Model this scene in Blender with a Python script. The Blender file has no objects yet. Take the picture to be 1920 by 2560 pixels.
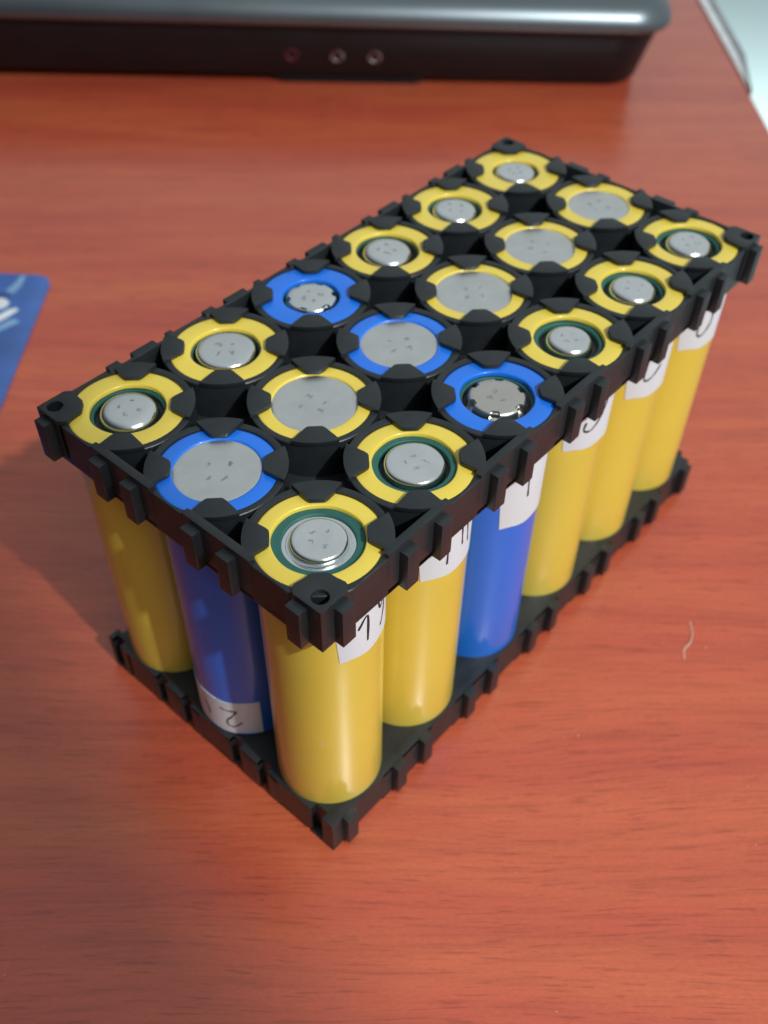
import bpy, bmesh, math, random
from mathutils import Vector, Matrix
random.seed(7)
MM = 0.001
scn = bpy.context.scene
C = scn.collection

# ---------------------------------------------------------------- camera
cam_d = bpy.data.cameras.new('camera')
cam = bpy.data.objects.new('camera', cam_d); C.objects.link(cam)
R3 = ((0.6577101, -0.75317158, 0.01224696),
      (-0.5400733, -0.48283028, -0.68934443),
      (0.52510784, 0.44677454, -0.72433022))            # right, down, forward
m = Matrix.Identity(4)
for k in range(3):
    m[k][0] = R3[0][k]; m[k][1] = -R3[1][k]; m[k][2] = -R3[2][k]
m.translation = Vector((-62.92116412, -65.07711467, 166.19044554)) * MM
cam.matrix_world = m
cam_d.sensor_fit = 'VERTICAL'; cam_d.sensor_height = 24
cam_d.lens = 24 * 2489.2 / 2560
cam_d.clip_start = 0.005; cam_d.clip_end = 30
cam_d.dof.use_dof = True
cam_d.dof.focus_distance = 0.138
cam_d.dof.aperture_fstop = 14
scn.camera = cam

# ---------------------------------------------------------------- room light
w = bpy.data.worlds.new('World'); scn.world = w; w.use_nodes = True
nt = w.node_tree; nt.nodes.clear()
out = nt.nodes.new('ShaderNodeOutputWorld'); bg = nt.nodes.new('ShaderNodeBackground')
tc = nt.nodes.new('ShaderNodeTexCoord'); dot = nt.nodes.new('ShaderNodeVectorMath'); dot.operation = 'DOT_PRODUCT'
dot.inputs[1].default_value = (0.72, -0.35, 0.6)
mr = nt.nodes.new('ShaderNodeMapRange'); mr.inputs[1].default_value = -0.35; mr.inputs[2].default_value = 0.72
mr.interpolation_type = 'SMOOTHSTEP'
mix = nt.nodes.new('ShaderNodeMix'); mix.data_type = 'RGBA'
mix.inputs[6].default_value = (0.03, 0.033, 0.045, 1)
mix.inputs[7].default_value = (0.47, 0.52, 0.54, 1)
nt.links.new(tc.outputs['Generated'], dot.inputs[0]); nt.links.new(dot.outputs['Value'], mr.inputs[0])
# the room beyond the laptop is darker near the horizon
dot2 = nt.nodes.new('ShaderNodeVectorMath'); dot2.operation = 'DOT_PRODUCT'; dot2.inputs[1].default_value = (0.3, 0.75, -0.6)
mr2 = nt.nodes.new('ShaderNodeMapRange'); mr2.interpolation_type = 'SMOOTHSTEP'
mr2.inputs[1].default_value = 0.40; mr2.inputs[2].default_value = 0.78; mr2.inputs[3].default_value = 1.0; mr2.inputs[4].default_value = 0.3
nt.links.new(tc.outputs['Generated'], dot2.inputs[0]); nt.links.new(dot2.outputs['Value'], mr2.inputs[0])
nt.links.new(mr2.outputs[0], bg.inputs[1])
nt.links.new(mr.outputs[0], mix.inputs[0]); nt.links.new(mix.outputs[2], bg.inputs[0])
bg.inputs[1].default_value = 1.0
nt.links.new(bg.outputs[0], out.inputs[0])

def aim(o, loc, target):
    o.location = Vector(loc) * MM
    o.rotation_euler = (Vector(target) * MM - o.location).to_track_quat('-Z', 'Y').to_euler()

def sph(az, el, dist, t):
    a, e = math.radians(az), math.radians(el)
    return (t[0] + dist * math.cos(e) * math.cos(a), t[1] + dist * math.cos(e) * math.sin(a), t[2] + dist * math.sin(e))

kd = bpy.data.lights.new('window_light', 'AREA'); kd.shape = 'RECTANGLE'; kd.size = 0.52; kd.size_y = 0.56
kd.energy = 2.0; kd.color = (0.94, 0.985, 1.0)
key = bpy.data.objects.new('window_light', kd); C.objects.link(key)
aim(key, sph(-101, 45, 1100, (50, 20, 30)), (50, 20, 30))
# added spot; its cone edge stands in for a shadow left of the pack
ld = bpy.data.lights.new('added_edge_spot', 'SPOT')
ld.energy = 32.0; ld.color = (0.95, 0.985, 1.0); ld.shadow_soft_size = 0.017
ld.spot_size = math.radians(54.2); ld.spot_blend = 0.0
edge_spot = bpy.data.objects.new('added_edge_spot', ld); C.objects.link(edge_spot)
aim(edge_spot, sph(-99, 47, 1000, (50, 20, 30)), (440, -130, 0))

cd = bpy.data.lights.new('added_floor_fill', 'AREA'); cd.shape = 'RECTANGLE'; cd.size = 0.9; cd.size_y = 0.5  # unseen fill light added below desk height to brighten the pale floor
cd.energy = 14.5; cd.color = (0.93, 1.0, 1.0)
floor_fill = bpy.data.objects.new('added_floor_fill', cd); C.objects.link(floor_fill)
aim(floor_fill, (1500, 400, -60), (1500, 450, -740))

scn.view_settings.view_transform = 'Standard'
scn.view_settings.look = 'None'
scn.view_settings.exposure = 0.0
scn.view_settings.gamma = 1.0

# ---------------------------------------------------------------- materials
def nodes(name):
    mt = bpy.data.materials.new(name); mt.use_nodes = True
    t = mt.node_tree; b = t.nodes['Principled BSDF']
    return mt, t, b
def N(t, typ, **kw):
    n = t.nodes.new(typ)
    for k, v in kw.items(): setattr(n, k, v)
    return n
def noise(t, vec, scale, detail=3, rough=0.5, mapscale=None, loc=(0, 0, 0)):
    if mapscale:
        mp = N(t, 'ShaderNodeMapping'); mp.inputs['Scale'].default_value = mapscale; mp.inputs['Location'].default_value = loc
        t.links.new(vec, mp.inputs['Vector']); vec = mp.outputs['Vector']
    n = N(t, 'ShaderNodeTexNoise'); n.inputs['Scale'].default_value = scale
    n.inputs['Detail'].default_value = detail; n.inputs['Roughness'].default_value = rough
    t.links.new(vec, n.inputs['Vector'])
    return n.outputs['Fac']
def ramp(t, fac, stops):
    r = N(t, 'ShaderNodeValToRGB'); e = r.color_ramp.elements
    while len(e) < len(stops): e.new(0.5)
    for k, (p, c) in enumerate(stops):
        e[k].position = p; e[k].color = (*c, 1) if len(c) == 3 else c
    t.links.new(fac, r.inputs['Fac'])
    return r.outputs['Color']
def mixc(t, fac, a, b, mode='MIX'):
    x = N(t, 'ShaderNodeMix', data_type='RGBA', blend_type=mode)
    for sock, v in ((x.inputs[0], fac), (x.inputs[6], a), (x.inputs[7], b)):
        if hasattr(v, 'links'): t.links.new(v, sock)
        elif isinstance(v, (int, float)): sock.default_value = v
        else: sock.default_value = (*v, 1)
    return x.outputs[2]
def bump(t, b, h, strength, dist):
    n = N(t, 'ShaderNodeBump'); n.inputs['Strength'].default_value = strength; n.inputs['Distance'].default_value = dist
    t.links.new(h, n.inputs['Height']); t.links.new(n.outputs['Normal'], b.inputs['Normal'])

def plain(name, col, rough=0.4, metal=0.0, var=0.12, nscale=400, bstr=0.15, bdist=0.0001, coat=0.0, spec=0.5, rvar=0.1):
    mt, t, b = nodes(name)
    g = N(t, 'ShaderNodeTexCoord').outputs['Object']
    n1 = noise(t, g, nscale * 0.2, 4, 0.6); n2 = noise(t, g, nscale * 4, 3, 0.6)
    b.inputs['Base Color'].default_value = (*col, 1)
    t.links.new(ramp(t, n1, [(0.3, tuple(c * (1 - var) for c in col)), (0.7, tuple(min(1, c * (1 + var)) for c in col))]), b.inputs['Base Color'])
    rr = N(t, 'ShaderNodeMapRange'); rr.inputs[3].default_value = max(0.02, rough - rvar); rr.inputs[4].default_value = rough + rvar
    t.links.new(n1, rr.inputs[0]); t.links.new(rr.outputs[0], b.inputs['Roughness'])
    b.inputs['Metallic'].default_value = metal
    b.inputs['Specular IOR Level'].default_value = spec
    b.inputs['Coat Weight'].default_value = coat; b.inputs['Coat Roughness'].default_value = 0.12
    bump(t, b, n2, bstr, bdist)
    return mt

M = {}
M['black'] = plain('black_plastic', (0.016, 0.0195, 0.0215), 0.42, nscale=600, bstr=0.35, bdist=0.00006, var=0.3)
M['yellow'] = plain('yellow_sleeve', (0.78, 0.59, 0.072), 0.32, nscale=150, var=0.05, bstr=0.12, bdist=0.00008, coat=0.6)
M['blue'] = plain('blue_sleeve', (0.008, 0.16, 0.72), 0.36, nscale=150, var=0.07, bstr=0.12, bdist=0.00008, coat=0.45)
M['green'] = plain('green_fibre', (0.016, 0.10, 0.085), 0.55, nscale=900, var=0.2)
M['dark'] = plain('dark_recess', (0.012, 0.012, 0.012), 0.5)
M['paper'] = plain('paper_label', (0.72, 0.74, 0.76), 0.6, nscale=300, var=0.03, bstr=0.2, bdist=0.00005)
M['ink'] = plain('marker_ink', (0.02, 0.018, 0.025), 0.5)
M['chip'] = plain('scuff', (0.7, 0.68, 0.6), 0.6)
M['laptop_black'] = plain('laptop_black', (0.007, 0.008, 0.010), 0.45, nscale=300, var=0.2, bstr=0.2, bdist=0.00005, spec=0.35)
M['laptop_lid'] = plain('laptop_lid', (0.17, 0.20, 0.215), 0.36, metal=0.85, nscale=100, var=0.05, bstr=0.05, rvar=0.03)
M['jack'] = plain('jack_metal', (0.33, 0.33, 0.33), 0.25, metal=1)
M['jack_red'] = plain('jack_red', (0.10, 0.015, 0.02), 0.4)
M['floor'] = plain('floor_tile', (0.60, 0.76, 0.76), 0.5, nscale=4, var=0.03)
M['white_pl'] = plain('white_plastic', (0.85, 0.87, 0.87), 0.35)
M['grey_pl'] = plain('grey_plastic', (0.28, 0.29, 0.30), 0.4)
M['fibre'] = plain('pale_fibre', (0.85, 0.72, 0.62), 0.5)

def metal_mat(name, col, rough, marks, dirt):
    mt, t, b = nodes(name)
    g = N(t, 'ShaderNodeTexCoord').outputs['Object']
    info = N(t, 'ShaderNodeObjectInfo')
    wn = N(t, 'ShaderNodeTexNoise'); wn.inputs['Scale'].default_value = 900; wn.inputs['Detail'].default_value = 2
    o2 = N(t, 'ShaderNodeVectorMath', operation='ADD'); t.links.new(g, o2.inputs[0]); t.links.new(info.outputs['Random'], o2.inputs[1]); t.links.new(o2.outputs[0], wn.inputs['Vector'])
    w1 = N(t, 'ShaderNodeVectorMath', operation='MULTIPLY_ADD'); w1.inputs[1].default_value = (0.0024,) * 3; w1.inputs[2].default_value = (-0.0012,) * 3
    t.links.new(wn.outputs['Color'], w1.inputs[0])
    w2 = N(t, 'ShaderNodeVectorMath', operation='ADD'); t.links.new(g, w2.inputs[0]); t.links.new(w1.outputs[0], w2.inputs[1]); gw = w2.outputs[0]
    total = None
    for (x, y, r) in marks:
        mp = N(t, 'ShaderNodeVectorMath', operation='SUBTRACT'); mp.inputs[1].default_value = (x * MM, y * MM, 0)
        t.links.new(gw, mp.inputs[0])
        fl = N(t, 'ShaderNodeVectorMath', operation='MULTIPLY'); fl.inputs[1].default_value = (1, 1, 0)
        t.links.new(mp.outputs[0], fl.inputs[0])
        ln = N(t, 'ShaderNodeVectorMath', operation='LENGTH'); t.links.new(fl.outputs[0], ln.inputs[0])
        r_ = N(t, 'ShaderNodeMapRange', interpolation_type='SMOOTHSTEP')
        r_.inputs[1].default_value = 0; r_.inputs[2].default_value = r * MM
        r_.inputs[3].default_value = 1; r_.inputs[4].default_value = 0
        t.links.new(ln.outputs['Value'], r_.inputs[0])
        if total is None: total = r_.outputs[0]
        else:
            a = N(t, 'ShaderNodeMath', operation='ADD'); t.links.new(total, a.inputs[0]); t.links.new(r_.outputs[0], a.inputs[1]); total = a.outputs[0]
    off = N(t, 'ShaderNodeVectorMath', operation='ADD'); t.links.new(g, off.inputs[0])
    cx = N(t, 'ShaderNodeCombineXYZ'); t.links.new(info.outputs['Random'], cx.inputs[0]); t.links.new(info.outputs['Random'], cx.inputs[1])
    t.links.new(cx.outputs[0], off.inputs[1]); g2 = off.outputs[0]
    n1 = noise(t, g2, 260, 5, 0.6)
    sc = noise(t, g2, 900, 4, 0.7, mapscale=(0.25, 2.2, 1))
    spl = ramp(t, noise(t, g2, 800, 2, 0.5), [(0.62, (0, 0, 0)), (0.75, (1, 1, 1))])
    c1 = ramp(t, n1, [(0.35, tuple(c * 0.93 for c in col)), (0.6, col)])
    mm = N(t, 'ShaderNodeMath', operation='MULTIPLY', use_clamp=True); t.links.new(total, mm.inputs[0]); t.links.new(noise(t, g2, 1500, 2, 0.5), mm.inputs[1])
    c2 = mixc(t, mm.outputs[0], c1, (0.22, 0.22, 0.22))
    c3 = mixc(t, dirt, c2, (0.52, 0.42, 0.30)) if dirt else c2
    t.links.new(c3, b.inputs['Base Color'])
    b.inputs['Metallic'].default_value = 1
    rr = N(t, 'ShaderNodeMapRange'); rr.inputs[3].default_value = rough - 0.05; rr.inputs[4].default_value = rough + 0.12
    t.links.new(sc, rr.inputs[0]); t.links.new(rr.outputs[0], b.inputs['Roughness'])
    # dents of the welding tips plus light scratches
    h = N(t, 'ShaderNodeMath', operation='MULTIPLY_ADD'); h.inputs[1].default_value = -1.0
    t.links.new(total, h.inputs[0])
    s2 = N(t, 'ShaderNodeMath', operation='MULTIPLY'); s2.inputs[1].default_value = 0.10
    t.links.new(sc, s2.inputs[0]); t.links.new(s2.outputs[0], h.inputs[2])
    bump(t, b, h.outputs[0], 0.45, 0.00012)
    return mt
M['steel_pos'] = metal_mat('steel_positive', (0.84, 0.86, 0.86), 0.13, [(-1.3, 0.6, 0.6), (0.7, 1.4, 0.55), (-0.8, -1.3, 0.6), (1.4, -0.6, 0.5)], 0)
M['steel_dirty'] = metal_mat('steel_tarnished', (0.74, 0.72, 0.68), 0.27, [(-1.0, 0.9, 0.6), (0.8, 1.0, 0.5), (-0.5, -1.1, 0.5)], 0.25)
M['steel_neg'] = metal_mat('steel_negative', (0.78, 0.79, 0.77), 0.36, [(-1.9, 0.5, 0.7), (0.5, 1.9, 0.65), (-0.9, -1.6, 0.7), (1.8, -0.6, 0.6)], 0)

def wood():
    mt, t, b = nodes('cherry_wood')
    g = N(t, 'ShaderNodeTexCoord').outputs['Object']
    # slow warp so that the grain lines wander
    wn = N(t, 'ShaderNodeTexNoise'); wn.inputs['Scale'].default_value = 5; wn.inputs['Detail'].default_value = 2
    mp = N(t, 'ShaderNodeMapping'); mp.inputs['Scale'].default_value = (1, 2.5, 1); t.links.new(g, mp.inputs['Vector']); t.links.new(mp.outputs[0], wn.inputs['Vector'])
    su = N(t, 'ShaderNodeVectorMath', operation='SUBTRACT'); su.inputs[1].default_value = (0.5, 0.5, 0.5); t.links.new(wn.outputs['Color'], su.inputs[0])
    sc = N(t, 'ShaderNodeVectorMath', operation='MULTIPLY'); sc.inputs[1].default_value = (0.0, 0.022, 0); t.links.new(su.outputs[0], sc.inputs[0])
    ad = N(t, 'ShaderNodeVectorMath', operation='ADD'); t.links.new(g, ad.inputs[0]); t.links.new(sc.outputs[0], ad.inputs[1]); v = ad.outputs[0]
    band = noise(t, v, 1, 3, 0.5, mapscale=(7, 60, 1))
    band2 = noise(t, v, 1, 4, 0.55, mapscale=(14, 190, 1), loc=(3, 1, 0))
    fine = noise(t, v, 1, 4, 0.65, mapscale=(45, 900, 1), loc=(1, 7, 0))
    pore = noise(t, v, 1, 2, 0.5, mapscale=(120, 2000, 1), loc=(5, 2, 0))
    grit = noise(t, v, 1, 2, 0.6, mapscale=(900, 1800, 1))
    c = ramp(t, band, [(0.28, (0.44, 0.068, 0.036)), (0.45, (0.48, 0.085, 0.039)), (0.60, (0.52, 0.106, 0.043)), (0.75, (0.46, 0.075, 0.040))])
    c = mixc(t, 0.32, c, ramp(t, band2, [(0.3, (0.66, 0.58, 0.58)), (0.52, (1.0, 1.0, 1.0)), (0.72, (1.10, 1.08, 1.0))]), 'MULTIPLY')
    c = mixc(t, 0.48, c, ramp(t, fine, [(0.3, (0.60, 0.54, 0.52)), (0.5, (1, 1, 1)), (0.75, (1.12, 1.12, 1.12))]), 'MULTIPLY')
    c = mixc(t, 0.42, c, ramp(t, pore, [(0.35, (0.45, 0.34, 0.34)), (0.41, (1, 1, 1))]), 'MULTIPLY')
    c = mixc(t, 0.2, c, ramp(t, grit, [(0.3, (0.6, 0.6, 0.6)), (0.7, (1.3, 1.3, 1.3))]), 'MULTIPLY')
    t.links.new(c, b.inputs['Base Color'])
    smear = noise(t, g, 22, 4, 0.55)
    rr = N(t, 'ShaderNodeMapRange'); rr.inputs[3].default_value = 0.17; rr.inputs[4].default_value = 0.32
    t.links.new(smear, rr.inputs[0]); t.links.new(rr.outputs[0], b.inputs['Roughness'])
    b.inputs['Specular IOR Level'].default_value = 0.8
    bump(t, b, fine, 0.12, 0.00008)
    return mt
M['wood'] = wood()

# ---------------------------------------------------------------- helpers
def build(name, bm, mat, parent=None, loc=(0, 0, 0), rotz=0.0, smooth=30, bev=0.0, mesh=None):
    """one mesh object, geometry given in millimetres"""
    if mesh is None:
        bmesh.ops.recalc_face_normals(bm, faces=bm.faces[:])
        if bev:
            ed = [e for e in bm.edges if len(e.link_faces) == 2 and e.calc_face_angle(0) > math.radians(40)]
            bmesh.ops.bevel(bm, geom=ed, offset=bev, segments=2, affect='EDGES', profile=0.6, clamp_overlap=True)
        bmesh.ops.scale(bm, vec=(MM, MM, MM), verts=bm.verts[:])
        for f in bm.faces: f.smooth = True
        mesh = bpy.data.meshes.new(name); bm.to_mesh(mesh); bm.free()
        mesh.materials.append(mat)
        mesh.set_sharp_from_angle(angle=math.radians(smooth))
    o = bpy.data.objects.new(name, mesh); C.objects.link(o)
    o.location = Vector(loc) * MM; o.rotation_euler = (0, 0, rotz)
    if parent: o.parent = parent
    return o

def tag(o, label=None, cat=None, group=None, kind=None):
    for k, v in (('label', label), ('category', cat), ('group', group), ('kind', kind)):
        if v: o[k] = v
    return o

def empty(name, loc, rotz=0.0):
    o = bpy.data.objects.new(name, None); C.objects.link(o)
    o.empty_display_size = 0.01
    o.location = Vector(loc) * MM; o.rotation_euler = (0, 0, rotz)
    return o

def extrude_poly(bm, pts, z0, z1, hole=None):
    """pts outline; hole=(x,y,r) optional through hole"""
    def loop(ps, z): return [bm.verts.new((x, y, z)) for x, y in ps]
    hp = [(hole[0] + hole[2] * math.cos(a), hole[1] + hole[2] * math.sin(a)) for a in [2 * math.pi * k / 24 for k in range(24)]] if hole else None
    rings = []
    for z in (z0, z1):
        L = loop(pts, z); H = loop(hp, z) if hp else None
        if hp:
            ed = []
            for q in (L, H):
                for k in range(len(q)): ed.append(bm.edges.new((q[k], q[(k + 1) % len(q)])))
            bmesh.ops.triangle_fill(bm, edges=ed, use_beauty=True)
        else:
            bm.faces.new(L)
        rings.append((L, H))
    for q in range(2 if hp else 1):
        a, b = rings[0][q], rings[1][q]
        for k in range(len(a)):
            k2 = (k + 1) % len(a); bm.faces.new((a[k], a[k2], b[k2], b[k]))

def box(bm, x0, x1, y0, y1, z0, z1):
    extrude_poly(bm, [(x0, y0), (x1, y0), (x1, y1), (x0, y1)], z0, z1)

def lathe(bm, prof, n=64, rmod=None, cap0=False, cap1=False):
    rows = []
    for i, (r, z) in enumerate(prof):
        row = []
        for k in range(n):
            a = 2 * math.pi * k / n
            rr = rmod(i, a, r) if rmod else r
            row.append(bm.verts.new((rr * math.cos(a), rr * math.sin(a), z)))
        rows.append(row)
    for i in range(len(rows) - 1):
        for k in range(n):
            k2 = (k + 1) % n
            bm.faces.new((rows[i][k], rows[i][k2], rows[i + 1][k2], rows[i + 1][k]))
    if cap0: bm.faces.new(rows[0][::-1])
    if cap1: bm.faces.new(rows[-1])

def fillet(cx, cz, r, a0, a1, n):
    return [(cx + r * math.cos(math.radians(a0 + (a1 - a0) * k / n)), cz + r * math.sin(math.radians(a0 + (a1 - a0) * k / n))) for k in range(n + 1)]

# ---------------------------------------------------------------- the setting
GR = math.atan2(-0.75423637, 0.656603)          # grain direction of the desk
desk = empty('desk', (0, 0, 0), GR); tag(desk, kind='structure')
bm = bmesh.new()
# local x along the grain; right edge slightly out of square
x_at = lambda y: 150.6 + 0.0118 * (y - 236)
extrude_poly(bm, [(-900, -420), (x_at(-420), -420), (x_at(900), 900), (-900, 900)], -24, 0)
top = build('desk_top', bm, M['wood'], desk, bev=1.2)
bm = bmesh.new(); box(bm, -4000, 5000, -3000, 5000, -760, -740)
fl = build('floor', bm, M['floor']); tag(fl, kind='structure')

# white strip with a grey lip on the edge of the desk
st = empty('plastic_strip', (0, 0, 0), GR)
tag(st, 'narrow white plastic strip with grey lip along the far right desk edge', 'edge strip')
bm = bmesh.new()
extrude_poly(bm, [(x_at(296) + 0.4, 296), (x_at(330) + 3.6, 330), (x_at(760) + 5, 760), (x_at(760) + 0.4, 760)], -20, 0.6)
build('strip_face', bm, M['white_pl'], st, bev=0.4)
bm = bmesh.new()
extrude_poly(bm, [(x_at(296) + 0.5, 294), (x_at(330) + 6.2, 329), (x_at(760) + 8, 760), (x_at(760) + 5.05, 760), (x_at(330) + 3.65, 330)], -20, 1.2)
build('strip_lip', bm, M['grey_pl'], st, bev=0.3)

# ---------------------------------------------------------------- cell holders
P = 20.2; NX, NY = 6, 3; A = 9.6
# local frame: z=0 inner plate face, z=H outer (tab) face
TOOTH = {'y': [(-7.2, -4.7), (5.7, 8.3)], 'x': [(-7.1, -4.5), (6.1, 8.6)]}

def holder(name, zmap, teeth_sides, label, has_holes, seed):
    """zmap(z) turns local height into world height; teeth_sides: set of '-x','-y','+x','+y'"""
    root = empty(name, (0, 0, 0)); tag(root, label, 'battery holder', 'black cell holders of the pack')
    rnd = random.Random(seed)
    zr = lambda a, b: tuple(sorted((zmap(a), zmap(b))))
    slots = {'-x', '+x', '-y', '+y'} - set(teeth_sides)
    X0, X1, Y0, Y1 = -A, (NX - 1) * P + A, -A, (NY - 1) * P + A
    # inner plate with slots cut in its outline
    out_ = []
    def side(s):
        ax = 'y' if s[1] == 'y' else 'x'
        n = NX if ax == 'y' else NY
        iv = []
        if s in slots:
            for i in range(n):
                for a, b in TOOTH[ax]:
                    iv.append((i * P + a, i * P + b))
        return iv
    D = 1.45
    out_.append((X0, Y0))
    for a, b in side('-y'): out_ += [(a, Y0), (a, Y0 + D), (b, Y0 + D), (b, Y0)]
    out_.append((X1, Y0))
    for a, b in side('+x'): out_ += [(X1, a), (X1 - D, a), (X1 - D, b), (X1, b)]
    out_.append((X1, Y1))
    for a, b in side('+y')[::-1]: out_ += [(b, Y1), (b, Y1 - D), (a, Y1 - D), (a, Y1)]
    out_.append((X0, Y1))
    for a, b in side('-x')[::-1]: out_ += [(X0, b), (X0 + D, b), (X0 + D, a), (X0, a)]
    bm = bmesh.new(); extrude_poly(bm, out_, *zr(0.0, 1.1))
    build('plate', bm, M['black'], root, smooth=40, bev=0.1)

    # rings, clipped at the walls of the frame
    def ring(i, j):
        bm = bmesh.new(); n = 144
        dz = 0.03 * ((i + j) % 2)
        prof = [(10.2, 0.9), (10.2, 7.5 + dz), (10.08, 7.62 + dz), (9.45, 7.66 + dz), (9.08, 7.55), (9.03, 7.2)]
        def rmod(k, a, r):
            if r < 9.44: return r
            c, s = math.cos(a), math.sin(a)
            lim = r
            W = A - 0.012 - (0.1 if r < 9.9 else (10.2 - r) * 0.8)
            if i == 0 and c < -1e-6: lim = min(lim, W / -c)
            if i == NX - 1 and c > 1e-6: lim = min(lim, W / c)
            if j == 0 and s < -1e-6: lim = min(lim, W / -s)
            if j == NY - 1 and s > 1e-6: lim = min(lim, W / s)
            # slots
            def cut(u, cc, ax):
                for q, b in TOOTH[ax]:
                    if q - 0.05 < u < b + 0.05: return (A - D - 0.05) / cc
                return 99
            if i == 0 and '-x' in slots and c < -0.3: lim = min(lim, max(9.25, cut(lim * s, -c, 'x')))
            if j == 0 and '-y' in slots and s < -0.3: lim = min(lim, max(9.25, cut(lim * c, -s, 'y')))
            if i == NX - 1 and '+x' in slots and c > 0.3: lim = min(lim, max(9.25, cut(lim * s, c, 'x')))
            if j == NY - 1 and '+y' in slots and s > 0.3: lim = min(lim, max(9.25, cut(lim * c, s, 'y')))
            return max(lim, 9.22)
        lathe(bm, [(r, zmap(z)) for r, z in prof], n, rmod)
        build('cell_ring', bm, M['black'], root, loc=(i * P, j * P, 0), smooth=35)
    for i in range(NX):
        for j in range(NY): ring(i, j)

    # rails across the triangular pockets along each side
    rail_mesh = {}
    def rail(s, i):
        ax = s[1]; key_ = s
        if key_ not in rail_mesh:
            u0, u1 = 3.42, P - 3.42
            pts = [(u0, -A)]
            cuts = []
            if s in slots:
                for a, b in TOOTH['y' if ax == 'y' else 'x']:
                    for off in (0, P):
                        if u0 < a + off and b + off < u1: cuts.append((a + off, b + off))
            for a, b in sorted(cuts): pts += [(a, -A), (a, -A + D - 0.2), (b, -A + D - 0.2), (b, -A)]
            pts.append((u1, -A)); pts.append((u1, -8.5)); pts.append((u1 - 1.2, -8.3)); pts.append((u0 + 1.2, -8.3)); pts.append((u0, -8.5))
            if cuts:
                pts = pts[:-4] + [(u1, -8.5), (u1 - 2.2, -7.75), (u0 + 2.2, -7.75), (u0, -8.5)]
            bm = bmesh.new(); extrude_poly(bm, pts, *zr(0.02, 8.3))
            rot = {'-y': 0, '+x': math.pi / 2, '+y': math.pi, '-x': -math.pi / 2}[s]
            if s in ('+y', '-x'):
                bmesh.ops.scale(bm, vec=(-1, 1, 1), verts=bm.verts[:])
            bmesh.ops.rotate(bm, verts=bm.verts[:], matrix=Matrix.Rotation(rot, 3, 'Z'))
            o = build('rail', bm, M['black'], root, smooth=40, bev=0.03); rail_mesh[key_] = o.data
        else:
            o = build('rail', None, None, root, mesh=rail_mesh[key_])
        base = {'-y': (i * P, 0), '+y': (i * P, (NY - 1) * P), '-x': (0, i * P), '+x': ((NX - 1) * P, i * P)}[s]
        o.location = Vector((base[0], base[1], 0)) * MM
    for i in range(NX - 1): rail('-y', i); rail('+y', i)
    for j in range(NY - 1): rail('-x', j); rail('+x', j)

    # corner blocks, seen from above: a diamond that is also the retaining tab
    for sx, i in ((-1, 0), (1, NX - 1)):
        for sy, j in ((-1, 0), (1, NY - 1)):
            f = lambda pts: [(sx * a, sy * b) for a, b in pts]
            nx_slot = ('-x' if sx < 0 else '+x') in slots
            ny_slot = ('-y' if sy < 0 else '+y') in slots
            B = A - 0.02
            dd = 0.65 if has_holes else 1.45
            pts = [(B, B)]
            if nx_slot:                      # slot on the wall that faces x
                a, b = (TOOTH['x'][0][1], TOOTH['x'][0][0]) if sy < 0 else TOOTH['x'][1][::1]
                a, b = sorted((abs(a), abs(b)))
                pts += [(B, b), (B - dd, b), (B - dd, a + 0.02), (B, a + 0.02)] if a > 4.5 else [(B, b), (B - dd, b), (B - dd, 4.45)]
            pts += [(B, 4.3)] if not nx_slot or a > 4.5 else []
            pts += [(4.3, B)]
            if ny_slot:
                a, b = TOOTH['y'][0] if sx < 0 else TOOTH['y'][1]
                a, b = sorted((abs(a), abs(b)))
                pts += [(a, B), (a, B - dd), (b, B - dd), (b, B)]
            bm = bmesh.new()
            extrude_poly(bm, f(pts), *zr(0.03, 7.5), hole=(sx * 7.65, sy * 7.65, 1.24) if has_holes else None)
            build('corner_post', bm, M['black'], root, loc=(i * P, j * P, 0), smooth=40)
            bm = bmesh.new()
            tab = [(A, A), (A, 4.6), (8.9, 3.75), (8.3, 3.6), (7.0, 3.85), (5.75, 3.95), (5.35, 4.15), (4.15, 5.35), (3.95, 5.75), (3.85, 7.0), (3.6, 8.3), (3.75, 8.9), (4.6, A)]
            # cut the slots through the cap as well
            if nx_slot: tab[1:2] = [(A, b), (A - dd, b), (A - dd, a)] if False else [(A, 4.5)]
            extrude_poly(bm, f(tab), *zr(7.45, 8.3), hole=(sx * 7.65, sy * 7.65, 1.24) if has_holes else None)
            build('corner_tab', bm, M['black'], root, loc=(i * P, j * P, 0), smooth=40, bev=0.1)

    # retaining tabs over the rim of every cell
    bm = bmesh.new()
    a0 = math.atan2(3.55, 9.6)
    pts = [(6.72, -1.25), (6.62, -0.95), (6.62, 0.95), (6.72, 1.25), (7.1, 1.65), (8.9, 3.05), (9.5, 3.45)]
    pts += [(10.38 * math.cos(a0 * (1 - k / 5)), 10.38 * math.sin(a0 * (1 - k / 5))) for k in range(11)]
    pts += [(9.5, -3.45), (8.9, -3.05), (7.1, -1.65)]
    extrude_poly(bm, pts, *zr(7.46, 8.3))
    first = build('retaining_tab', bm, M['black'], root, smooth=40, bev=0.1)
    used = False
    for i in range(NX):
        for j in range(NY):
            for sx in (-1, 1):
                for sy in (-1, 1):
                    if (i == (0 if sx < 0 else NX - 1)) and (j == (0 if sy < 0 else NY - 1)): continue
                    o = first if not used else build('retaining_tab', None, None, root, mesh=first.data)
                    used = True
                    o.location = Vector((i * P, j * P, rnd.uniform(-0.03, 0.03))) * MM
                    o.rotation_euler = (0, 0, math.atan2(sy, sx))

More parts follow.
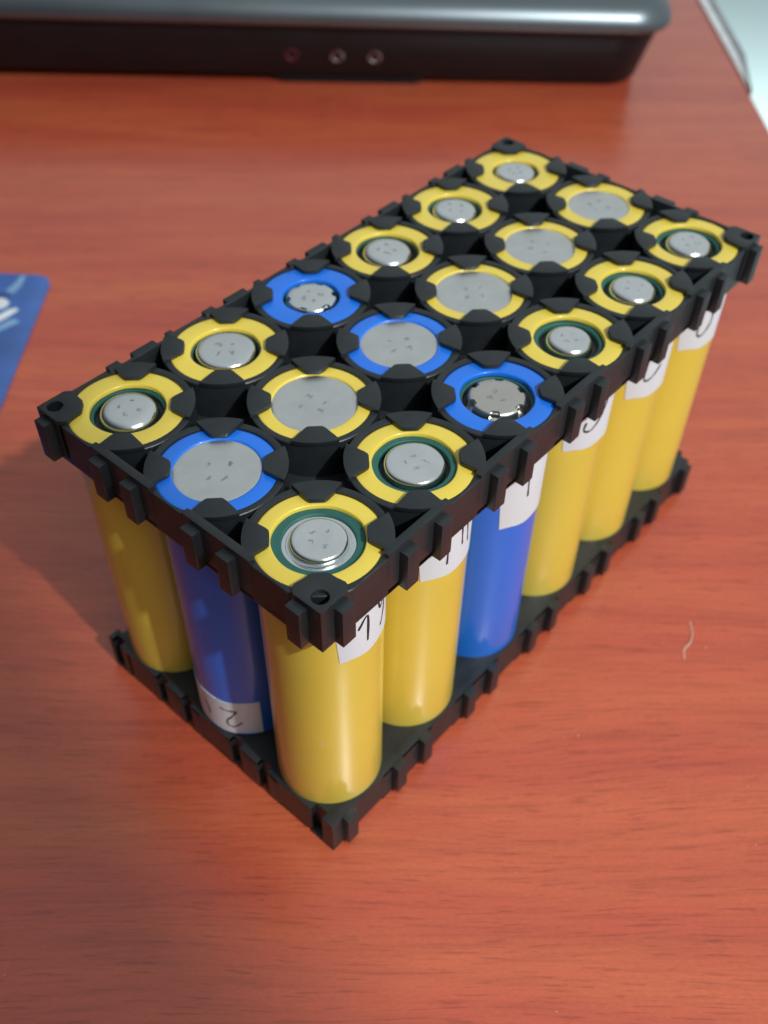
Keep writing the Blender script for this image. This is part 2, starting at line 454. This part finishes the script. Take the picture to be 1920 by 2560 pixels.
    # interlocking teeth
    for s in teeth_sides:
        ax = s[1]; n = NX if ax == 'y' else NY
        for i in range(n):
            for a, b in TOOTH[ax]:
                bm = bmesh.new(); z0, z1 = zr(-0.02, 7.2)
                L, Q = A - 0.3, A + 1.5
                if s[0] == '-': box(bm, a, b, -Q, -L, z0, z1)
                else: E1 = ((NY if ax == 'y' else NX) - 1) * P; box(bm, a, b, E1 + L, E1 + Q, z0, z1)
                if ax == 'x':
                    bmesh.ops.transform(bm, verts=bm.verts[:], matrix=Matrix(((0, 1, 0, 0), (1, 0, 0, 0), (0, 0, 1, 0), (0, 0, 0, 1))))
                build('interlock_tooth', bm, M['black'], root, loc=(i * P, 0, 0) if ax == 'y' else (0, i * P, 0), smooth=40, bev=0.12)
    return root

holder('cell_holder', lambda z: 58.7 + z, ('-x', '-y'), 'upper black plastic holder clamping the top ends of the eighteen cells', True, 1)
holder('cell_holder', lambda z: 8.8 - z * 1.05, ('-y', '+x'), 'lower black plastic holder resting on the desk under the cells', False, 2)

# ---------------------------------------------------------------- cells
def sleeve_mesh(rin, key_):
    bm = bmesh.new()
    prof = [(8.0, 0), (9.0, 0.0)] + fillet(9.15 - 0.5, 0.5, 0.5, -60, 0, 3) + [(9.15, 20), (9.15, 45)] + fillet(9.15 - 0.5, 64.9, 0.5, 0, 90, 5) + \
           [(7.6, 65.42), (rin + 0.25, 65.44), (rin + 0.08, 65.40), (rin, 65.28), (rin - 0.02, 64.7)]
    def rm(i, a, r):
        if i >= len(prof) - 4:      # the shrink film never cuts off perfectly round
            return r + 0.06 * math.sin(2 * a + 1) + 0.05 * math.sin(3 * a + 2.2) + 0.03 * math.sin(7 * a)
        return r
    lathe(bm, prof, 96, rm, cap0=True)
    return bm
meshes = {}
def get(key_, name, fn, mat, parent, **kw):
    if key_ in meshes: return build(name, None, None, parent, mesh=meshes[key_])
    o = build(name, fn(), mat, parent, **kw); meshes[key_] = o.data
    return o

def washer_bm(r0, r1):
    dz = 0.42 if r1 > 6.8 else (0.25 if r1 > 6.45 else 0)
    bm = bmesh.new(); lathe(bm, [(r1, 64.1 + dz), (r1, 64.5 + dz), (r0 + 0.15, 64.55 + dz), (r0, 64.45 + dz), (r0, 63.7)], 80); return bm
def cap_bm(kind):
    bm = bmesh.new()
    if kind == 'wide':
        prof = [(5.0, 63.4), (4.75, 63.6), (4.65, 64.3), (4.6, 64.5)] + fillet(3.85, 64.75, 0.72, 10, 80, 6) + [(3.5, 65.5), (2, 65.5), (0.2, 65.5)]
    elif kind == 'notched':
        prof = [(5.1, 63.4), (4.9, 63.6), (4.75, 64.2), (4.7, 64.5)] + fillet(4.0, 64.8, 0.62, 10, 80, 5) + [(3.3, 65.45), (2, 65.46), (0.2, 65.46)]
    elif kind == 'skirt':
        prof = [(5.6, 64.35), (5.0, 64.45)] + fillet(5.0, 63.6, 0.85, 90, 30, 3)[:1] + [(4.6, 64.4), (4.45, 64.2), (4.3, 64.2), (4.15, 64.35), (4.1, 64.7)] + fillet(3.4, 64.88, 0.68, 5, 82, 6) + [(3.1, 65.56), (1.5, 65.56), (0.2, 65.56)]
    else:   # domed
        prof = [(5.0, 63.4), (4.8, 63.5), (4.7, 63.8)] + fillet(3.1, 64.05, 1.5, 10, 80, 10) + [(2.7, 65.56), (1.4, 65.57), (0.2, 65.57)]
    nn = len(prof)
    def rm(i, a, r):
        if kind == 'notched' and 2 <= i <= nn - 4:
            for q in range(6):
                d = abs((a - q * math.pi / 3 - 0.4 + math.pi) % (2 * math.pi) - math.pi)
                if d < 0.17: return min(r, 3.75 + (0.2 if i < 5 else 0))
        if kind == 'wide' and 3 <= i <= 8:
            return r + 0.03 * math.sin(5 * a)
        return r
    lathe(bm, prof, 120, rm, cap1=True)
    return bm
def crimp_bm():
    bm = bmesh.new(); lathe(bm, [(6.9, 64.5), (5.4, 64.2), (5.2, 63.6), (4.0, 63.5)], 64, cap1=True); return bm
def disc_bm(r):
    bm = bmesh.new(); lathe(bm, [(r + 0.6, 65.0), (r + 0.3, 65.18), (r - 0.3, 65.24), (r - 0.9, 65.22), (3, 65.2), (0.3, 65.2)], 72, cap1=True); return bm

def wrapped(bm, pts, r, cx=0, cy=0):
    """triangulated patch given as (azimuth deg, z), bent round the cell"""
    vs = [bm.verts.new((r * math.cos(math.radians(a)), r * math.sin(math.radians(a)), z)) for a, z in pts]
    return vs
def sticker_bm(a0, a1, z0, z1, slant=0.0):
    bm = bmesh.new(); n = 24; rows = []
    for rr, zo in ((9.17, 0), (9.27, 0.0)):
        for zz in (z0, z1):
            rows.append([bm.verts.new((rr * math.cos(math.radians(a0 + (a1 - a0) * k / n + slant * (zz - z0))), rr * math.sin(math.radians(a0 + (a1 - a0) * k / n + slant * (zz - z0))), zz + zo + 0.15 * math.sin(k * 0.7))) for k in range(n + 1)])
    for k in range(n):
        bm.faces.new((rows[2][k], rows[2][k + 1], rows[3][k + 1], rows[3][k]))
        bm.faces.new((rows[0][k], rows[0][k + 1], rows[2][k + 1], rows[2][k]))
        bm.faces.new((rows[1][k], rows[1][k + 1], rows[3][k + 1], rows[3][k]))
    for q in (0, n): bm.faces.new((rows[0][q], rows[1][q], rows[3][q], rows[2][q]))
    return bm
def stroke_bm(strokes, wd=0.27, r=9.31):
    bm = bmesh.new()
    for pts in strokes:
        # smooth the polyline (Catmull-Rom)
        q = [Vector(p) for p in pts]; sm = []
        if len(q) > 2:
            qq = [q[0]] + q + [q[-1]]
            for k in range(1, len(qq) - 2):
                for s in range(6):
                    t = s / 6; p0, p1, p2, p3 = qq[k - 1:k + 3]
                    sm.append(0.5 * ((2 * p1) + (-p0 + p2) * t + (2 * p0 - 5 * p1 + 4 * p2 - p3) * t * t + (-p0 + 3 * p1 - 3 * p2 + p3) * t ** 3))
            sm.append(q[-1])
        else:
            sm = [q[0].lerp(q[1], s / 8) for s in range(9)]
        K = math.pi / 180 * r
        fl = [Vector((p.x * K, p.y)) for p in sm]
        L, Rr = [], []
        for k, p in enumerate(fl):
            d = (fl[min(k + 1, len(fl) - 1)] - fl[max(k - 1, 0)]).normalized()
            nrm = Vector((-d.y, d.x)) * wd * (0.5 + 0.12 * math.sin(k * 0.9))
            for lst, pp in ((L, p + nrm), (Rr, p - nrm)):
                a = pp.x / r
                lst.append(bm.verts.new((r * math.cos(a), r * math.sin(a), pp.y)))
        for k in range(len(fl) - 1): bm.faces.new((L[k], L[k + 1], Rr[k + 1], Rr[k]))
    return bm

G = 'yellow and blue cells of the battery pack'
# (i,j): colour, end, cap kind, washer inner/outer, turn, label
cells = {
 (0, 0): ('yellow', '+', 'skirt', (5.15, 6.5, 1.0), 20, 'yellow cell at the nearest corner of the pack, raised terminal inside a wide green ring'),
 (1, 0): ('yellow', '+', 'wide', (5.3, 6.35, 1.0), 75, 'yellow cell between the nearest corner cell and the blue cell of the right-hand row'),
 (2, 0): ('blue', '+', 'tarnished', (5.5, 5.95, 1.0), 10, 'blue cell in the right-hand row, tarnished notched terminal and white paper label'),
 (3, 0): ('yellow', '+', 'dome', (5.1, 6.05, 0.88), 40, 'yellow cell just behind the blue cell of the right-hand row, blazing highlight on its terminal'),
 (4, 0): ('yellow', '+', 'dome', (5.1, 5.8, 0.93), 95, 'yellow cell second from the far right corner, in the right-hand row'),
 (5, 0): ('yellow', '+', 'dome', (5.3, 6.1, 0.96), 130, 'yellow cell at the far right corner of the pack'),
 (0, 1): ('blue', '-', None, 6.5, 15, 'blue cell of the near short side, flat base up, numbered paper label at its foot'),
 (1, 1): ('yellow', '-', None, 6.75, 80, 'yellow cell with flat base up, between the two blue flat-based cells of the middle row'),
 (2, 1): ('blue', '-', None, 6.45, 120, 'blue cell with flat base up at the centre of the pack'),
 (3, 1): ('yellow', '-', None, 6.8, 200, 'yellow cell with flat base up, just behind the central blue cell'),
 (4, 1): ('yellow', '-', None, 6.6, 260, 'yellow cell with flat base up, second from the far end of the middle row'),
 (5, 1): ('yellow', '-', None, 6.0, 310, 'yellow cell with flat base up in the middle of the far short side'),
 (0, 2): ('yellow', '+', 'dome', (5.35, 5.85, 1.0), 55, 'yellow cell at the left corner of the pack, beside the blue flat-based cell'),
 (1, 2): ('yellow', '+', 'wide', (5.5, 5.75, 1.08), 30, 'yellow cell of the left-hand row, second from the left corner, broad flat terminal'),
 (2, 2): ('blue', '+', 'notched', (5.0, 5.1, 0.97), 0, 'blue cell in the left-hand row with a clean notched terminal'),
 (3, 2): ('yellow', '+', 'dome', (5.6, 5.9, 1.02), 60, 'yellow cell of the left-hand row, just behind the blue cell'),
 (4, 2): ('yellow', '+', 'dome', (5.0, 5.45, 0.98), 15, 'yellow cell of the left-hand row, second from the far corner'),
 (5, 2): ('yellow', '+', 'wide', (4.7, 4.85, 0.9), 45, 'yellow cell at the farthest corner of the pack, small bright terminal'),
}
ZC = 0.65
cell_obj = {}
for (i, j), (col, end, kind, dims, turn, label) in cells.items():
    root = empty('battery_cell', (i * P, j * P, ZC), 0)
    tag(root, label, 'battery', G); cell_obj[(i, j)] = root
    if end == '+':
        rin = round(dims[1] - 0.05, 2)
        sl = get(('sl', rin, col), 'sleeve', lambda: sleeve_mesh(rin, 0), M[col], root, smooth=50)
        get(('wa', dims), 'insulator_washer', lambda: washer_bm(dims[0], dims[1] + 0.3), M['green'], root)
        get('crimp', 'crimp_groove', crimp_bm, M['dark'], root)
        kk = 'notched' if kind == 'tarnished' else kind
        cp = get(('cap', kind), 'terminal_cap', lambda: cap_bm(kk), M['steel_dirty' if kind == 'tarnished' else 'steel_pos'], root, smooth=38)
        cp.rotation_euler[2] = math.radians(turn); cp.scale = (dims[2], dims[2], 1)
    else:
        sl = get(('sl', dims, col), 'sleeve', lambda: sleeve_mesh(dims, 0), M[col], root, smooth=50)
        dc = get(('disc', dims), 'base_disc', lambda: disc_bm(dims), M['steel_neg'], root)
        dc.rotation_euler[2] = math.radians(turn)
    sl.rotation_euler[2] = math.radians(random.uniform(0, 360))

def label_on(ij, a0, a1, z0, z1, strokes, slant=0.0, wd=0.27):
    root = cell_obj[ij]
    o = build('paper_label', sticker_bm(a0, a1, z0 - ZC, z1 - ZC, slant), M['paper'], root, smooth=40)
    if strokes:
        build('handwriting', stroke_bm([[(a, z - ZC) for a, z in s] for s in strokes], wd), M['ink'], o)
    return o
# handwritten numbers, partly hidden under the upper holder
nine = lambda a, z, s=1.0: [(a + 5 * s, z + 3.0 * s), (a - 1 * s, z + 5.2 * s), (a - 7 * s, z + 3.8 * s), (a - 3 * s, z + 1.6 * s), (a + 5 * s, z + 3.4 * s), (a + 4 * s, z + 0.0 * s), (a - 3 * s, z - 2.8 * s)]
label_on((0, 0), -121, -20, 49.4, 59.6, [[(-103, 55.5), (-92.5, 57.6), (-92.2, 51.9)], nine(-70, 54.7, 0.95)], slant=-0.5, wd=0.42)
label_on((1, 0), -131, -25, 49.7, 59.6, [[(-104, 60), (-104.6, 52.2)], [(-87, 59), (-85, 54.4)], [(-78, 59), (-73.8, 53.6)]], slant=-0.5, wd=0.36)
label_on((2, 0), -129, -30, 45.0, 59.6, [[(-103, 58.5), (-100.2, 51.1)]], slant=-0.4, wd=0.36)
label_on((3, 0), -138, -35, 48.7, 59.6, [[(-117, 54.8), (-118, 53.0), (-108, 52.8), (-96, 55.5), (-91, 58.5)]], slant=-0.6, wd=0.4)
label_on((4, 0), -136.5, -35, 47.8, 59.6, [[(-119, 56), (-118.5, 52), (-108, 52.2), (-97, 54.5)], [(-108, 58), (-102, 56)]], slant=-0.6, wd=0.4)
label_on((5, 0), -139, -35, 47.6, 59.6, [[(-121, 55), (-119, 51), (-110, 51.0), (-102, 53.5), (-104, 56)]], slant=-0.7, wd=0.4)
label_on((0, 1), -232, -119, 9.3, 18.8, [[(-164.5, 16.6), (-156, 16.2), (-145.2, 16.4)], [(-145.2, 16.4), (-151, 14.6), (-157.4, 13.0), (-156.5, 11.6), (-150.5, 11.4), (-140.6, 12.9)],
         [(-186, 15.9), (-182.5, 14.8), (-180.7, 12.4)]], wd=0.34)
# tiny scuff in the sleeve of the nearest cell
bm = bmesh.new()
for a, z, s in ((-141.0, 28.3, 0.22), (-142.6, 28.9, 0.13), (-139.3, 28.0, 0.10)):
    r = 9.19; ar = math.radians(a); c0 = Vector((r * math.cos(ar), r * math.sin(ar), z - ZC)); tt = Vector((-math.sin(ar), math.cos(ar), 0))
    vs = [bm.verts.new(c0 + tt * s * math.cos(q) * (1 + 0.3 * math.sin(3 * q)) + Vector((0, 0, 1)) * s * 0.7 * math.sin(q)) for q in [k * math.pi / 4 for k in range(8)]]
    bm.faces.new(vs)
build('scuff', bm, M['chip'], cell_obj[(0, 0)])

# ---------------------------------------------------------------- laptop
LD = Vector((0.656603, -0.75423637, 0))            # along its edge, to the right
G1 = Vector((291.5, 119.4, 0))
lap = bpy.data.objects.new('laptop', None); C.objects.link(lap)
lap.empty_display_size = 0.05
tilt = Matrix.Rotation(math.radians(0.7), 4, 'Y')
lap.matrix_world = Matrix.Translation(G1 * MM) @ Matrix.Rotation(GR, 4, 'Z') @ tilt
tag(lap, 'closed laptop with dark silver lid and black side at the back of the desk', 'laptop')
def slab(prof, x0, x1, y0, y1, rc, cap_bottom=True):
    """rings of a rounded rectangle, prof = (inset, z)"""
    bm = bmesh.new(); rows = []
    for ins, z in prof:
        pts = []
        r = max(rc - ins, 1.0)
        for cx, cy, a0 in ((x1 - ins - r, y0 + ins + r, -90), (x1 - ins - r, y1 - ins - r, 0), (x0 + ins + r, y1 - ins - r, 90), (x0 + ins + r, y0 + ins + r, 180)):
            for k in range(9):
                a = math.radians(a0 + 90 * k / 8); pts.append((cx + r * math.cos(a), cy + r * math.sin(a)))
        rows.append([bm.verts.new((x, y, z)) for x, y in pts])
    n = len(rows[0])
    for a, b in zip(rows, rows[1:]):
        for k in range(n): bm.faces.new((a[k], a[(k + 1) % n], b[(k + 1) % n], b[k]))
    bm.faces.new(rows[0][::-1]); bm.faces.new(rows[-1])
    return bm
LX0, LX1, LY0, LY1 = -345, 16, -8, 235
build('base', slab([(12, 0.7), (9.5, 0.8), (8.3, 1.8), (4.5, 15), (3.5, 17.5), (3.5, 22.2)], LX0, LX1, LY0, LY1, 22), M['laptop_black'], lap, smooth=45)
build('lid', slab([(3.0, 22.0), (1.0, 22.3), (0.2, 23.2), (0.0, 24.2), (0.3, 26), (1.2, 28), (2.8, 30), (5.2, 31.8), (8.5, 33.1), (13, 33.9), (22, 34.3), (60, 34.6)], LX0, LX1, LY0, LY1, 17), M['laptop_lid'], lap, smooth=60)
bm = bmesh.new(); extrude_poly(bm, [(-136, 2.5), (-131, 0.4), (-80, 0.4), (-77, 2.5), (-77, 60), (-136, 60)], -1.1, 1.0)
build('foot', bm, M['laptop_black'], lap, bev=0.3)
bm = bmesh.new(); extrude_poly(bm, [(-40, 10), (-6, 10), (-6, 40), (-40, 40)], 0.3, 1.0)
build('foot', bm, M['laptop_black'], lap, bev=0.3)
for s, mname in ((-127.5, 'jack_red'), (-110.2, 'jack'), (-96, 'jack')):
    # the side slopes between z 2 and 15: place the jack on it, turned to face outwards
    zc = 10.2
    yc = LY0 + 8.3 - 3.8 * (zc - 1.8) / 13.2
    bm = bmesh.new()
    lathe(bm, [(1.7, -1.5), (1.7, 0.3), (1.9, 0.55), (2.3, 0.65), (2.6, 0.5), (2.7, -0.5)], 32)
    bmesh.ops.rotate(bm, verts=bm.verts[:], matrix=Matrix.Rotation(math.radians(90 + 16), 3, 'X'))
    jk = build('audio_jack', bm, M[mname], lap, loc=(s, yc, zc), smooth=50)
    bm = bmesh.new(); lathe(bm, [(1.7, -1.2), (0.3, -1.25)], 24, cap1=True)
    bmesh.ops.rotate(bm, verts=bm.verts[:], matrix=Matrix.Rotation(math.radians(90 + 16), 3, 'X'))
    build('socket', bm, M['dark'], jk)

# ---------------------------------------------------------------- blue card on the left
def spline_poly(corners, rad):
    pts = []
    n = len(corners)
    for k in range(n):
        p0, p1, p2 = Vector(corners[k - 1]), Vector(corners[k]), Vector(corners[(k + 1) % n])
        a = (p0 - p1).normalized(); b = (p2 - p1).normalized()
        ang = a.angle(b); t = rad[k] / math.tan(ang / 2)
        s, e = p1 + a * t, p1 + b * t
        for q in range(7):
            u = q / 6; pts.append(tuple((1 - u) ** 2 * s + 2 * u * (1 - u) * p1 + u * u * e))
    return pts
card = empty('printed_card', (0, 0, 0))
tag(card, 'blue printed card with rounded corner at the left edge of the desk', 'card')
M['card'] = plain('card_print', (0.045, 0.13, 0.42), 0.3, nscale=120, var=0.35, coat=0.4)
corner = (64.5, 172.7)
d1 = Vector((-0.62, 0.785)).normalized(); d2 = Vector((-0.75, -0.66)).normalized()
q = [corner, tuple(Vector(corner) + d1 * 86), tuple(Vector(corner) + d1 * 86 + d2 * 120), tuple(Vector(corner) + d2 * 120)]
bm = bmesh.new(); extrude_poly(bm, spline_poly(q[::-1], [6, 6, 6, 6]), 0.02, 0.9)
build('card_sheet', bm, M['card'], card, bev=0.15)
M['card_white'] = plain('card_white', (0.75, 0.80, 0.80), 0.35, coat=0.3)
M['card_pale'] = plain('card_pale', (0.20, 0.36, 0.56), 0.35, coat=0.3)
M['card_navy'] = plain('card_navy', (0.02, 0.04, 0.12), 0.35, coat=0.3)
def prints(mat, shapes, z):
    bm = bmesh.new()
    for pts in shapes:
        pts = spline_poly(pts, [0.3] * len(pts))
        bm.faces.new([bm.verts.new((x, y, z)) for x, y in pts])
    build('card_print', bm, M[mat], card)
prints('card_pale', [[(50.5, 176.2), (53.5, 177.0), (57.8, 179.2), (59.1, 178.4), (55.2, 175.0), (51.3, 173.3)],
                     [(39.9, 163.1), (42.6, 163.3), (44.6, 162.3), (44.2, 160.2), (41.6, 160.5), (34, 161.3), (30, 166)]], 0.925)
prints('card_white', [[(38, 180), (47.4, 174.2), (48.1, 172.7), (47.9, 170.3), (46.0, 169.1), (44.2, 169.5), (36, 172)],
                      [(36, 168.6), (42.8, 167.5), (46.0, 167.5), (47.7, 166.6), (47.4, 165.3), (44.6, 164.9), (40.8, 164.6), (34, 166)]], 0.93)
prints('card_navy', [[(45, 178.2), (48.6, 176.6), (49.7, 175.0), (49.4, 172.0), (48.7, 172.1), (48.5, 174.2), (46.5, 175.8)]], 0.935)

# ---------------------------------------------------------------- pale fibre on the desk
def tube(pts, r, n=6):
    bm = bmesh.new(); rows = []
    for k, p in enumerate(pts):
        p = Vector(p); d = (Vector(pts[min(k + 1, len(pts) - 1)]) - Vector(pts[max(k - 1, 0)])).normalized()
        a = d.cross(Vector((0, 0, 1))).normalized(); b = a.cross(d)
        rows.append([bm.verts.new(p + (a * math.cos(2 * math.pi * q / n) + b * math.sin(2 * math.pi * q / n)) * r) for q in range(n)])
    for A_, B_ in zip(rows, rows[1:]):
        for q in range(n): bm.faces.new((A_[q], A_[(q + 1) % n], B_[(q + 1) % n], B_[q]))
    bm.faces.new(rows[0]); bm.faces.new(rows[-1][::-1])
    return bm
fb = build('fibre', tube([(76.2, -31.3, 0.12), (75.0, -32.3, 0.2), (73.4, -33.4, 0.3), (71.6, -34.0, 0.3), (70.0, -34.0, 0.2), (69.0, -33.9, 0.15), (68.2, -34.4, 0.14), (67.0, -35.2, 0.12)], 0.085), M['fibre'])
tag(fb, 'short pale fibre lying on the bare desk right of the pack', 'fibre')

# ---------------------------------------------------------------- specks of dust
bm = bmesh.new(); rd = random.Random(11)
for k in range(70):
    u, v = rd.uniform(-60, 140), rd.uniform(-150, 260)
    x = u * LD.x + v * 0.754; y = u * LD.y + v * 0.657
    if -14 < x < 116 and -14 < y < 56: continue
    r = rd.choice((0.05, 0.07, 0.09, 0.13)); a0 = rd.uniform(0, 6)
    base = [bm.verts.new((x + r * rd.uniform(0.6, 1.5) * math.cos(a0 + q * 1.257), y + r * rd.uniform(0.6, 1.5) * math.sin(a0 + q * 1.257), 0.01)) for q in range(5)]
    tip = bm.verts.new((x, y, r * 0.9))
    for q in range(5): bm.faces.new((base[q], base[(q + 1) % 5], tip))
ds = build('dust', bm, M['fibre']); tag(ds, kind='stuff')
